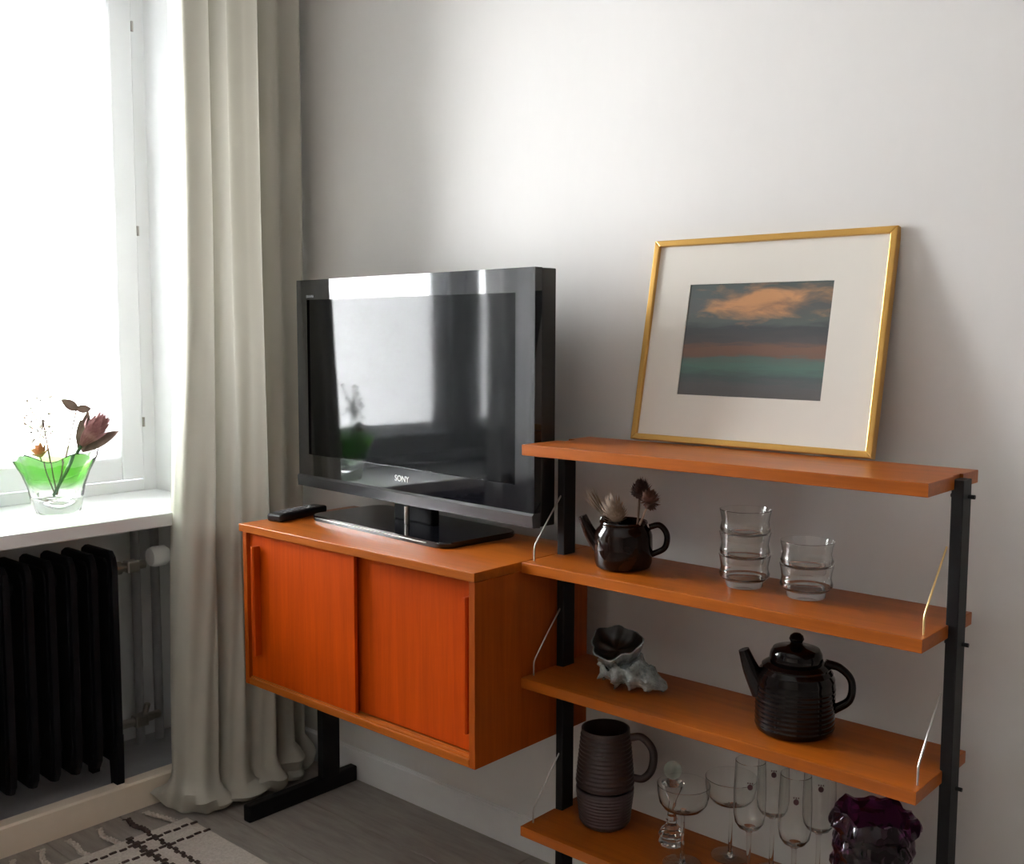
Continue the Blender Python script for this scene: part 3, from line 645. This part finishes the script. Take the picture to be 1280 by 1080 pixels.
dried('dried_flower', 'speckled dried flower leaning over the teapot spout', (.142, -.222, .905), .060, 'dry_pale', 8, .004, .30, 3, 2, 'dry_pale')
dried('dried_flower', 'dark brown dried flower standing tallest in the small teapot', (.205, -.190, .945), .034, 'dry_brown', 22, .010, 2.3, 8, 3)
dried('dried_flower', 'round rust-brown dried flower above the teapot handle', (.243, -.215, .937), .028, 'dry_rust', 22, .008, 2.4, 8, 4, 'dry_pale')

# ------------------------------------------------------------------ bowl vase with flowers on the window sill
vz = (-1.352, -.615, SZ+.0005)
def bw(r, z, a):
    k = min(1, max(0, (z-.06)/.09)); return r*(1+.05*k*math.sin(5*a+.6)+.025*k*math.sin(9*a)), z+.010*k*math.sin(5*a+1.2)
bo = [(0, 0), (.056, 0), (.060, .004), (.064, .03), (.072, .07), (.086, .11), (.102, .140), (.106, .150), (.103, .1515), (.097, .141), (.080, .112), (.064, .075), (.052, .045), (.03, .034), (0, .032)]
bm = NB(); lathe(bm, bo, 60, wob=bw); tag(link('bowl_vase', bm, 'green_bowl_glass', None, True, vz), 'flared green and clear glass bowl vase on the window sill', 'vase')
V0 = Vector(vz)
def sill_flower(label, tip, cat='flower'): return thing('dried_bloom', label, cat, (V0.x, V0.y, V0.z+.045), 0, 'dried blooms in the window bowl')
# protea bud: each bract its own piece
pr_ = sill_flower('pink-brown dried protea leaning out of the green bowl', None)
ax_ = Vector((.22, .60, .78)).normalized(); hb = Vector((.008, .066, .125))
stem(pr_, (0, -.01, -.006), hb, .0045, 'stem_green', .004)
a = ax_.cross(Vector((0, 0, 1))).normalized(); b_ = ax_.cross(a); bm = NB(); petal(bm, (0, 0, 0), (1, 0, 0), .104, .032, .12, 7); bl = link('bract', bm, 'protea_pink', pr_, True); bme = bl.data
bm = NB(); petal(bm, (0, 0, 0), (1, 0, 0), .108, .036, .06, 7); o2 = link('leaf', bm, 'protea_leaf', pr_, True); lme = o2.data
bpy.data.objects.remove(bl); bpy.data.objects.remove(o2)
def place(nm, me_, d, up_, sc, off=(0, 0, 0)):
    d = d.normalized(); up_ = (up_-d*up_.dot(d)).normalized(); s = up_.cross(d); R_ = Matrix((d, s, up_)).transposed()
    reuse(nm, me_, pr_, hb+Vector(off), R_.to_euler(), (sc, sc, sc))
for r, (n, sp, sc) in enumerate(((5, .10, .95), (7, .24, 1.0), (8, .38, .9), (8, .52, .72))):
    for k in range(n):
        th = 2*math.pi*(k+.4*r)/n; rad_ = a*math.cos(th)+b_*math.sin(th); place('bract', bme, ax_*math.cos(sp)+rad_*math.sin(sp), -rad_, sc, rad_*.006)
for d, sc in (((-.05, .25, .95), 1.0), ((.3, .85, .42), 1.0), ((.1, -.02, 1.0), .8)):
    d = Vector(d); place('leaf', lme, d, Vector((.8, -.5, .3)), sc, (0, 0, -.012))
# leaf on its own stalk
lf = sill_flower('curled grey-brown dry leaf standing above the protea', None)
stem(lf, (.0, .0, -.006), (.0, .062, .225), .0024, 'stem_brown', .004)
FC = (.84, -.5, .2)
bm = NB(); petal(bm, (0, .062, .222), (-.1, -.62, .45), .046, .030, -.25, 6, FC); petal(bm, (0, .062, .222), (.1, .85, -.05), .036, .026, .25, 6, FC); link('leaf', bm, 'protea_leaf', lf, True)
# small orange bloom at the rim, and a pale twig
ob = sill_flower('small orange dried bloom at the rim of the green bowl', None)
stem(ob, (0, -.005, -.004), (.01, -.045, .105), .002, 'stem_brown', .003); link('flower_head', head((.2, -.3, 1), 12, .040, .012, 1.2, 9, 3), 'dry_orange', ob, True, (.01, -.045, .105))
tw = sill_flower('pale wispy dried twig against the window pane', None); rnd = random.Random(11)
stem(tw, (0, .0, -.006), (0, -.03, .20), .0022, 'stem_brown', .004); bm = NB()
for k in range(26):
    p = Vector((rnd.uniform(-.02, .02), -.03+rnd.uniform(-.045, .03), .16+rnd.uniform(-.03, .10))); tube(bm, [(0, -.03, .14+rnd.uniform(0, .06)), p], 0.0012, 4); bmesh.ops.create_icosphere(bm, subdivisions=1, radius=rnd.uniform(.003, .005), matrix=Matrix.Translation(p))
link('twig_head', bm, 'twig_pale', tw)
